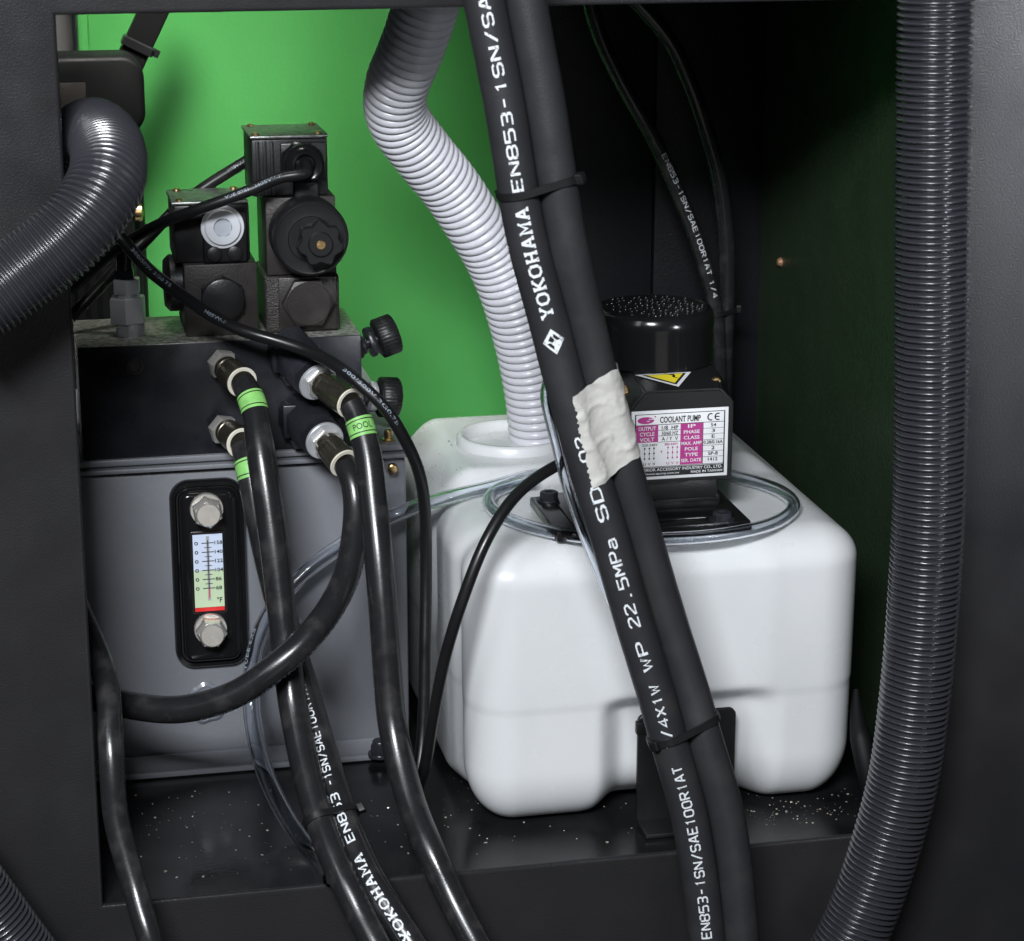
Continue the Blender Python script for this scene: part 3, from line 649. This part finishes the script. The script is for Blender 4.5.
    tx('SUPERIOR ACCESSORY INDUSTRY CO., LTD.', .055, .945, .835, .885, 0, .01)
    tx('http://www.spump.com.tw', .06, .5, .898, .938, 0, .005); tx('MADE IN TAIWAN', .62, .945, .898, .933, 0, .005)
    obj('nameplate', bm, ['white', 'ink', 'magenta'], tb)
    # warning triangle on the sloping top
    A_ = Vector((0, Y, zt)); sl = Vector((0, .022, zb-zt)); nrm = Vector((1, 0, 0)).cross(sl).normalized(); nrm = nrm if nrm.z > 0 else -nrm
    def onslope(x, y):
        d = ray(x, y); k_ = (A_-CAM).dot(nrm)/d.dot(nrm); return CAM+d*k_
    T = [onslope(634.5, 375.6), onslope(691, 372.4), onslope(678.5, 387.3)]; cen = (T[0]+T[1]+T[2])/3
    bm = B()
    for f, mi, l in ((1, 0, .0004), (.78, 1, .0006), (.64, 2, .0008)):
        t = B(); fc = t.faces.new([t.verts.new(cen+(p-cen)*f+nrm*l) for p in T]); fc.normal_update()
        if fc.normal.dot(nrm) < 0: fc.normal_flip()
        merge(bm, t, mi)
    e1 = (T[1]-T[0]).normalized(); e2 = nrm.cross(e1); cb = cen+e1*.004
    bolt = [(-.004, .0028), (.001, .0018), (-.0005, .0002), (.004, -.0022), (.0005, -.0008), (.0012, .0006)]
    t = B(); fc = t.faces.new([t.verts.new(cb-e1*.001+e1*a*1.25+e2*b*1.7+nrm*.001) for a, b in bolt]); merge(bm, t, 1)
    obj('warning_label', bm, ['white', 'ink', 'yellow'], tb)
make_pump()

# ================================================================== HOSES
def hose(label, pts, r, cat='hose', name='hydraulic_hose', mname='rubber', group=None, fit_=None, seg=28, step=.002):
    """fit_: dict with nut pixel etc. builds nut, ferrule, collar and sleeve parts"""
    P = pixpath(pts, step); root = thing(name, P.p[-1], label, cat, group)
    s0 = 0
    if fit_:
        n0, f0, f1 = [atY(*q) for q in fit_['axis']]           # manifold face, ferrule start, ferrule end
        ax = (f1-n0).normalized(); Lf = (f1-f0).length; a = f1-ax*(Lf+.006)
        if fit_.get('adapter'):
            w0 = atY(*fit_['adapter']); d2 = (n0-w0).normalized(); k = (n0-w0).length
            bm = B(); add_lathe(bm, w0-d2*.006, d2, [(0, .0145), (k-.001, .0142), (k, .0135), (k+.004, .0135)], 8, phase=.39)
            add_box(bm, w0.x-.013, w0.x+.006, MY-.012, MY+.0005, w0.z-.01, w0.z+.01, .001); obj('adapter', bm, 'blackoxide', root)
            bm = B(); add_lathe(bm, n0+d2*.001, d2, [(0, .0112), (.0004, .0117), (.002, .0117), (.0024, .0112), (.0024, .007)], 40); obj('washer', bm, 'greysteel', root)
        bm = B(); kk = (f0-n0).length
        add_lathe(bm, n0, ax, [(0, .0045), (kk+.002, .0045)], 20)
        add_lathe(bm, n0+ax*.0025, ax, [(0, .0084), (.0006, .0091), (.0060, .0091), (.0072, .0082)], 6, phase=.3); obj('nut', bm, 'steel', root)
        bm = B(); add_lathe(bm, f0-ax*.003, ax, [(0, .0066), (.0005, .0076), (.004, .0078), (.0045, .0070), (.0055, .0070), (.0065, .0084), (Lf+.0015, .0089), (Lf+.003, .0088)], 36); fe = obj('ferrule', bm, 'ferrule', root)
        bm = B(); add_lathe(bm, f1-ax*.0003, ax, [(0, .0089), (.0003, .0091), (.0007, .0091), (.001, .0088), (.001, r*.85), (-.001, r*.85)], 36); obj('collar', bm, 'cream', fe)
    rr = (lambda s: r*(.87+.13*sstep(0, .05, s))) if fit_ else r
    bm = B(); add_tube(bm, P, rr, seg); obj('hose_body', bm, mname, root, 60)
    if fit_ and fit_.get('sleeve'):
        x, y, txt = fit_['sleeve']; sc = P.near(x, y); hw = .0054
        bm = B(); S = Path([P.at(sc+q)[0] for q in (-hw, -hw/2, 0, hw/2, hw)], .0002); rq = rr(sc); add_tube(bm, S, rq+.0005, 36, 0, False)
        for q in (-.0036, .0036): add_tube(bm, S, rq+.0006, 36, 1, False, hw+q-.0003, hw+q+.0003)
        t = text_bm(txt, .0); hgt = .0034; wid = hgt*.85*len(txt); fit(t, -wid/2, wid/2, -hgt/2, hgt/2)
        for v in t.verts:
            qp, tg = P.at(sc-v.co.y); f = CAM-qp; f = (f-tg*f.dot(tg)).normalized(); sd = tg.cross(f); sd = sd if sd.dot(RT) > 0 else -sd
            a = v.co.x/r+fit_.get('turn', .1); v.co = qp+(f*math.cos(a)+sd*math.sin(a))*(rq+.0009)
        merge(bm, t, 1)
        obj('marker_sleeve', bm, ['lime', 'ink'], root, 60)
    return root, P
rA, rB = .0102, .0083
# --- the big pair in front
A1pts = [(474, -60, -.05), (484, 0, -.05), (504, 102, -.05), (526, 235, -.05), (548, 319, -.05), (563, 378, -.05), (586, 460, -.05), (611, 543, -.05), (635, 626, -.05), (656, 695, -.05), (667, 735, -.05), (690, 819, -.05), (707, 941, -.05), (710, 1010, -.05)]
A2pts = [(518, -60, -.05), (526, 0, -.05), (545, 102, -.05), (566, 235, -.049), (585, 319, -.046), (599, 378, -.044), (621, 460, -.042), (645, 543, -.038), (670, 626, -.038), (692, 695, -.042), (703, 735, -.046), (727, 819, -.049), (741, 941, -.05), (744, 1010, -.05)]
hA1, PA1 = hose('printed thick black hose, left one of the taped pair crossing in front', A1pts, rA, mname='softrubber')
hA2, PA2 = hose('plain thick black hose, right one of the taped pair crossing in front', A2pts, rA, mname='softrubber')
def print_on(root, P, r, txt, a, b, cap, ang=0, bold=.025, mname='print'):
    bm = B(); letter(bm, P, r, txt, P.near(*a), P.near(*b), cap, ang, bold); obj('lettering', bm, mname, root)
def la(txt, a, b, cap=.0060, bold=-1.0): print_on(hA1, PA1, rA, txt, a, b, cap, 0, bold)
la('EN853-1SN/SAE100R1AT', (704, 931), (674, 757)); la('1/4X1W', (668, 740), (652, 676)); la('WP', (647, 664), (638, 634)); la('22.5MPa', (633, 620), (607, 531))
la('SD', (602, 514), (592, 482)); la('02', (584, 455), (577, 430)); la('YOKOHAMA', (546, 314), (519, 206), .0070, -1.15); la('EN853-1SN/SAE', (516, 187), (479, -22))
# emblem: white lozenge with a dark three armed mark
sc_ = PA1.near(551, 335)
def lozenge(bm, mi, lift, pts):
    t = B()
    t.faces.new([t.verts.new((a, b, 0)) for a, b in pts])
    for i in range(-5, 6): bmesh.ops.bisect_plane(t, geom=t.verts[:]+t.edges[:]+t.faces[:], plane_co=(0, i*.0009, 0), plane_no=(0, 1, 0))
    for v in t.verts:
        q, tg = PA1.at(sc_-v.co.x); tg = -tg; f = CAM-q; f = (f-tg*f.dot(tg)).normalized(); upv = f.cross(tg); a = v.co.y/rA
        v.co = q+(f*math.cos(a)+upv*math.sin(a))*(rA+lift)
    bmesh.ops.recalc_face_normals(t, faces=t.faces[:]); merge(bm, t, mi)
bm = B(); lozenge(bm, 0, .00025, [(.0068, 0), (0, .0056), (-.0068, 0), (0, -.0056)])
for pts in ([(-.0042, .0006), (-.0006, .0035), (-.0004, .0017), (-.0024, .0002)], [(.0042, -.0006), (.0006, -.0035), (.0004, -.0017), (.0024, -.0002)], [(.001, .0026), (.0034, .0008), (.0008, -.0006), (-.0004, .0006)]): lozenge(bm, 1, .0004, pts)
obj('emblem', bm, ['print', 'ink'], hA1)
# --- four hoses from the manifold
G4 = 'hoses screwed to the manifold front'
hB1, PB1 = hose('black hose from the upper left manifold port, lime sleeve below its ferrule', [(243, 383, .137), (249, 394, .130), (254, 406, .124), (261, 453, .107), (272, 530, .09), (279, 587, .08), (285, 640, .07), (291, 693, .06), (301, 748, .04), (316, 808, .014), (335, 860, -.010), (348, 888, -.022), (361, 915, -.032), (377, 946, -.045), (400, 990, -.06)], rB, group=G4,
     fit_=dict(axis=[(219, 361, .1715), (228, 370, .156), (242, 382, .139)], sleeve=(254, 405, 'ZD'), turn=2))
hB2, PB2 = hose('black hose from the lower left manifold port, printed white further down', [(243, 446, .138), (249, 468, .128), (257, 507, .118), (271, 570, .104), (288, 634, .092), (306, 693, .076), (322, 748, .052), (340, 808, .020), (361, 860, -.008), (373, 884, -.02), (391, 912, -.032), (412, 944, -.045), (440, 990, -.06)], rB, group=G4,
     fit_=dict(axis=[(220, 427, .1715), (229, 433, .157), (241, 443, .141)], sleeve=(249, 470, 'ZB'), turn=.3))
hD, PD = hose('black hose curving left from the lower right manifold port', [(345, 465, .118), (352, 480, .110), (356, 505, .104), (354, 543, .09), (345, 580, .075), (324, 618, .056), (300, 646, .046), (273, 669, .043), (240, 692, .046), (205, 705, .052), (171, 710, .06), (118, 703, .075), (70, 690, .09)], .0078, group=G4,
     fit_=dict(axis=[(323, 439, .142), (329, 446, .134), (344, 463, .120)], adapter=(303, 417, .170)))
hE, PE = hose('black hose from the upper right manifold port, sleeve marked POOL', [(351, 404, .110), (357, 415, .106), (362, 430, .101), (368, 455, .094), (372, 491, .085), (378, 549, .07), (384, 620, .056), (388, 680, .047), (392, 722, .04), (400, 762, .028), (413, 808, .01), (431, 852, -.010), (451, 896, -.024), (473, 938, -.04), (500, 985, -.06)], rB, group=G4,
     fit_=dict(axis=[(316, 380, .142), (325, 386, .132), (350, 403, .112)], adapter=(292, 352, .170), sleeve=(362, 429, 'POOL'), turn=.15))
lb = lambda txt, a, b, ang=0, cap=.0050: print_on(hB2, PB2, rB, txt, a, b, cap, ang, -1.05)
lb('EN853', (354, 848), (337, 800), .1); lb('-1SN/SAE100R1AT', (334, 790), (304, 686), .12); lb('YOKOHAMA', (410, 941), (360, 860), .1, .0056)
bm = B(); letter(bm, PD, .0078, 'EN853-1SN/SAE100R1AT 1/4X1W WP 22.5MPa', PD.near(200, 706), PD.near(353, 548), .0046, -1.35, -1.0); obj('lettering', bm, 'faintprint', hD)
# --- hose at far left and stub at far right
hose('black hose hanging past the lower left corner of the opening', [(60, 560, .10), (78, 610, .08), (98, 655, .05), (108, 694, .022), (111, 750, .0), (116, 818, -.012), (126, 858, -.02), (136, 892, -.028), (147, 930, -.04), (165, 985, -.05)], .0068)
hose('short black hose end between the white tank and the ribbed hose', [(856, 690, .06), (857, 715, .05), (863, 750, .036), (872, 790, .03), (885, 830, .03)], lambda s: .0018+.0046*min(1, s/.03), name='rubber_hose', mname='deepblack')
# --- two hoses in the dark behind the pump
N1 = pixpath([(578, -50, .33), (598, 30, .33), (619, 77, .33), (654, 140, .33), (676, 188, .33), (696, 239, .33), (711, 290, .33), (717, 320, .33), (719, 360, .33), (720, 420, .33)])
N2 = pixpath([(610, -25, .335), (641, 6, .335), (670, 41, .335), (692, 89, .335), (708, 137, .335), (719, 178, .335), (726, 239, .335), (727, 296, .335), (725, 350, .335), (724, 420, .335)])
for P, lab, r, txt in ((N1, 'printed black hose behind the pump, left of a tied pair', .0052, 'EN853-1SN/SAE100R1AT 1/4'), (N2, 'plain black hose behind the pump, right of a tied pair', .0056, None)):
    rt_ = thing('hydraulic_hose', P.p[-1], lab, 'hose'); bm = B(); add_tube(bm, P, r, 20); obj('hose_body', bm, 'rubber', rt_, 60)
    if txt: bm = B(); letter(bm, P, r, txt, P.near(668, 150), P.near(713, 296), .0036, .35, -.9); obj('lettering', bm, 'print', rt_)

# ================================================================== CABLES
def cable(label, pts, r, text=None, group=None):
    P = pixpath(pts); root = thing('power_cable', P.p[-1], label, 'cable', group)
    bm = B(); add_tube(bm, P, r, 18); obj('cable_jacket', bm, 'cable', root, 60)
    for txt, a, b, cap, ang in text or []: print_on(root, P, r, txt, a, b, cap, ang, .02, 'faintprint')
cable('long black cable sweeping across the valves and down beside the white tank', [(70, 190, .16), (100, 218, .12), (122, 239, .105), (148, 269, .115), (180, 294, .125), (212, 316, .135), (243, 331, .138), (278, 341, .134), (310, 352, .125), (336, 365, .108), (360, 384, .096), (385, 408, .09), (404, 438, .092), (419, 472, .10), (425, 510, .108), (426, 568, .11), (425, 644, .10), (422, 742, .085), (414, 795, .07)], .0036,
      [('300/500V 3G0.75', (128, 246), (168, 286), .0019, .2), ('H05VV-F', (200, 309), (222, 322), .0019, .1), ('300/500V 3G0.75', (346, 373), (396, 424), .0019, .2)])
cable('black cable leaving the gland of the taller solenoid valve', [(0, 0, 0, GL), (0, 0, 0, GL+Vector((-.001, -.012, -.004))), (285, 176, .165), (253, 189, .163), (227, 199, .165), (196, 210, .17), (164, 222, .18), (138, 236, .19), (110, 255, .2), (70, 290, .21)], .0034,
      [('VDE 0281', (228, 199), (250, 190), .0018, .3), ('H05VV-F', (254, 188), (280, 178), .0018, .3)])
cable('black cable passing behind both solenoid valves', [(275, 146, .24), (250, 159, .24), (227, 173, .24), (202, 189, .24), (176, 209, .24), (148, 238, .23), (118, 268, .22), (70, 318, .21)], .0036, [('H05VV-F', (228, 173), (246, 161), .0018, .2)])
cable('black pump cable arching down over the front corner of the white tank', [(640, 448, .09), (600, 452, .075), (575, 458, .062), (552, 468, .054), (517, 494, .04), (488, 537, .026), (464, 596, .02), (446, 654, .025), (434, 713, .035), (424, 770, .05), (412, 800, .06)], .0034)

# ================================================================== CLEAR TUBES
def clear_tube(label, P, r):
    root = thing('clear_tube', P.p[0], label, 'tube'); bm = B()
    q = r if callable(r) else (lambda s: r)
    add_tube(bm, P, q, 22, 0, False); add_tube(bm, P, lambda s: q(s)*.68, 22, 0, False, flip=True); obj('tube_wall', bm, 'clear', root, 60); return root
ZT = TZ+.0042
zz = lambda x, y, z=ZT: (0, 0, 0, atZ(x, y, z))
K = pixpath([zz(332, 878, .008), (318, 858, .035), (295, 830, .062), (270, 785, .09), (255, 735, .12), (251, 690, .135), (258, 640, .145), (279, 600, .15), (310, 568, .155), (350, 540, .155), (385, 520, .15), (412, 508, .15), (450, 497, .152), zz(492, 487), zz(530, 476), zz(590, 468), zz(660, 466), zz(735, 477), zz(780, 491), zz(794, 507), zz(775, 523), zz(730, 534), zz(674, 539), zz(600, 539), zz(545, 531), zz(505, 518), zz(489, 503), zz(500, 489), zz(535, 480, ZT+.004)])
kt = clear_tube('clear vinyl tube looped on the white tank and drooping before the grey reservoir', K, lambda s: .0041+.0012*(1-sstep(.15, .45, s)))
print_on(kt, K, .0053, 'PVC TUBE 6X8', (251, 690), (262, 632), .0026, .9, .02, 'faintprint'); print_on(kt, K, .0041, 'PVC TUBE', (690, 538), (640, 540), .0024, .1, .02, 'faintprint')
Q = pixpath([(562, 366, -.02), (550, 378, -.03), (545, 392, -.034), (550, 418, -.034), (557, 445, -.034), (567, 485, -.036), (579, 520, -.036), (592, 555, -.034), (606, 588, -.026), (618, 615, -.02)])
clear_tube('short clear vinyl tube running along the left side of the printed hose', Q, .003)

# ================================================================== CORRUGATED HOSES
def ribbed(label, pts, r, pitch, depth, mname, sharp=.55, cat='hose', spp=8):
    P = pixpath(pts, pitch/spp)
    def rf(s):
        ph = (s/pitch) % 1; return r-depth*(1-abs(math.sin(math.pi*ph))**sharp)
    bm = B(); add_tube(bm, P, rf, 44); o = obj('corrugated_hose', bm, mname, None, 180); tag(o, label, cat); return o
ribbed('charcoal ribbed hose hanging down the right side of the opening', [(937, -60, -.034), (936, 0, -.034), (934, 85, -.034), (933, 170, -.034), (932, 255, -.034), (931, 382, -.034), (929, 500, -.034), (924, 594, -.034), (916, 687, -.034), (903, 781, -.034), (884, 851, -.034), (868, 898, -.034), (850, 940, -.034), (815, 1000, -.034)], .0199, .0035, .0034, 'corr', .9, spp=12)
ribbed('charcoal ribbed hose bending out over the left edge of the opening', [(62, 190, .16), (72, 150, .115), (90, 134, .065), (104, 142, .02), (109, 160, -.015), (105, 185, -.036), (88, 214, -.046), (62, 242, -.05), (30, 267, -.052), (0, 290, -.055), (-50, 325, -.06)], .0188, .0030, .0028, 'corr', .9, spp=12)
ribbed('charcoal ribbed hose cut off by the lower left corner', [(-70, 830, -.04), (-30, 885, -.04), (0, 926, -.04), (25, 960, -.04), (60, 1005, -.04)], .0185, .0031, .0028, 'corr', .9, spp=12)
hz = HOLE.copy()
ribbed('pale grey ribbed hose dropping into the round mouth of the white tank', [(448, -60, .10), (434, -20, .105), (424, 12, .115), (411, 50, .13), (396, 88, .15), (397, 116, .165), (420, 150, .18), (450, 187, .195), (474, 223, .205), (493, 255, .215), (508, 290, .222), (520, 330, .23), (529, 370, .236), (535, 410, .24), (538, 448, .243)], .0184, .0056, .0032, 'greycorr', .42, spp=16)

# ================================================================== TIES AND TAPE
def hull(ca, cb, ra, rb, t):
    e1 = (cb-ca); e1 = (e1-t*e1.dot(t)); e1.normalize(); e2 = t.cross(e1)
    if e2.dot(CAM-ca) < 0: e2 = -e2
    return e1, e2
def tie(label, PA, PB, a, b, ra, rb, wdt=.0038, head=1):
    ca, ta = PA.at(PA.near(*a)); cb, tb = PB.at(PB.near(*b)); t = (ta+tb).normalized(); e1, e2 = hull(ca, cb, ra, rb, t)
    ax = (cb-ca).normalized(); n = ax.cross(e2).normalized()
    def ringpts(off):
        pts = []
        for i in range(17): th = R(90+180*i/16); pts.append(ca+(e1*math.cos(th)+e2*math.sin(th))*(ra+off))
        for i in range(17): th = R(-90+180*i/16); pts.append(cb+(e1*math.cos(th)+e2*math.sin(th))*(rb+off))
        return pts
    root = thing('cable_tie', ca, label, 'cable tie'); bm = B(); t2 = B()
    ls = [[t2.verts.new(p+n*s) for p in ringpts(o_)] for o_, s in ((.0002, -wdt/2), (.0013, -wdt/2), (.0013, wdt/2), (.0002, wdt/2))]; ls.append(ls[0])
    k = len(ls[0])
    for p, q in zip(ls, ls[1:]):
        for i in range(k): t2.faces.new((p[i], p[(i+1) % k], q[(i+1) % k], q[i]))
    bmesh.ops.recalc_face_normals(t2, faces=t2.faces[:]); merge(bm, t2); obj('strap', bm, 'blackplastic', root)
    bm = B(); hp = cb+(e1*.8+e2*.6)*(rb+.001) if head > 0 else ca+(-e1*.85+e2*.4)*(ra+.001); dd = (hp-(cb if head > 0 else ca)).normalized()
    add_rr(bm, hp, .0055, .0055, .0008, [(0, 0), (0, .003), (.0006, .0035)], ux=n, uz=n.cross(dd), n=dd); obj('head', bm, 'blackplastic', root)
tie('black cable tie round the thick taped pair, above the tape', PA1, PA2, (521, 192), (558, 180), rA, rA)
tie('black cable tie round the thick taped pair, in front of the tank bracket', PA1, PA2, (667, 735), (700, 718), rA, rA, head=-1)
tie('black cable tie round two manifold hoses above the black floor', PB1, PB2, (319, 822), (342, 815), rB, rB)
tie('black cable tie round the two hoses behind the pump', N1, N2, (714, 312), (727, 309), .0052, .0056, .003)
def make_tape():
    n, k = 46, 60; t = B(); rows = []
    a0, a1 = PA1.near(574, 418), PA1.near(594, 486); b0, b1 = PA2.near(606, 381), PA2.near(631, 462+22)
    a0 = PA1.near(567, 392); b0 = PA2.near(596, 370); a1 = PA1.near(592, 480); b1 = PA2.near(618, 459)
    for i in range(n+1):
        f = i/n; ca, ta = PA1.at(a0+(a1-a0)*f); cb, tb = PA2.at(b0+(b1-b0)*f); tt = (ta+tb).normalized(); e1, e2 = hull(ca, cb, rA, rA, tt); row = []
        start = 106+20*f+10*noise.noise(Vector((f*9, 3.1, 0)))+7*noise.noise(Vector((f*30, 7, 0)))
        for j in range(k+1):
            g = j/k; L1 = R(start-90)*rA; L2 = (cb-ca).length; L3 = R(190)*rA; L4 = L2; L = g*(L1+L2+L3+L4)
            off = (.0006+.0013*max(0, 1-6*abs(noise.noise(Vector((L*45+f*2, f*3.2-L*60, 11)))))*.6+.0003*(noise.noise(Vector((L*90, f*5, 0))))+.0004*abs(noise.noise(Vector((L*160+f*5, f*9-L*120, 4)))))
            if L < L1: th = R(start)-L/rA; p = ca+(e1*math.cos(th)+e2*math.sin(th))*(rA+off)
            elif L < L1+L2: h = (L-L1)/L2; p = ca.lerp(cb, h)+e2*(rA+off-.0022*math.sin(math.pi*h))
            elif L < L1+L2+L3: th = R(90)-(L-L1-L2)/rA; p = cb+(e1*math.cos(th)+e2*math.sin(th))*(rA+off)
            else: h = (L-L1-L2-L3)/L4; p = cb.lerp(ca, h)-e2*(rA+off)
            p = p+tt*(.0012*noise.noise(Vector((g*14, 9, 0)))*(1 if i in (0, n) else .4)); row.append(t.verts.new(p))
        rows.append(row)
    for p, q in zip(rows, rows[1:]):
        for j in range(k): t.faces.new((p[j], p[j+1], q[j+1], q[j]))
    bmesh.ops.recalc_face_normals(t, faces=t.faces[:])
    tag(obj('tape', t, 'tape', None, 70), 'wrinkled torn cream paper tape wrapped round the thick hose pair', 'tape')
make_tape()

# ================================================================== SWARF AND GRIT
def scatter(name, spots, mname, label, cat, smin, smax):
    bm = B()
    for (x, y, z) in spots:
        s = smin+(smax-smin)*random.random()**2.5; t = B(); bmesh.ops.create_icosphere(t, subdivisions=1, radius=s)
        for v in t.verts: v.co = Vector((v.co.x*random.uniform(.6, 1.5), v.co.y*random.uniform(.6, 1.5), v.co.z*.5))
        bmesh.ops.translate(t, verts=t.verts, vec=(x, y, z+s*.3)); merge(bm, t)
    tag(obj(name, bm, mname), label, cat, kind='stuff')
sp = []
while len(sp) < 280:
    u = random.random()
    if u < .3: x, y = random.uniform(120, 420), random.uniform(790, 880)
    elif u < .6: x, y = random.uniform(440, 640), random.uniform(770, 860)
    else: x, y = random.gauss(800, 38), random.gauss(812, 14)
    p = atZ(x, y, 0)
    if .024 < p.y < .15: sp.append((p.x, p.y, 0))
scatter('metal_chips', sp, 'chip', 'tiny pale metal chips scattered over the black floor', 'swarf', .0002, .0009)
sp = []
for _ in range(60):
    if random.random() < .5: f = random.random(); p = atZ(412+35*f, 455+33*f, TZ+.004); p = p+Vector((random.gauss(0, .0015), random.gauss(0, .0015), 0)); sp.append((p.x, p.y, TZ+.003))
    else: p = atZ(random.uniform(420, 560), random.uniform(445, 500), TZ+.005); sp.append((p.x, p.y, TZ+.0008 if p.y < .17 else TZ+.0098))
scatter('dark_grit', sp, 'speck', 'small dark grit specks lying on the white tank top', 'grit', .0002, .0006)
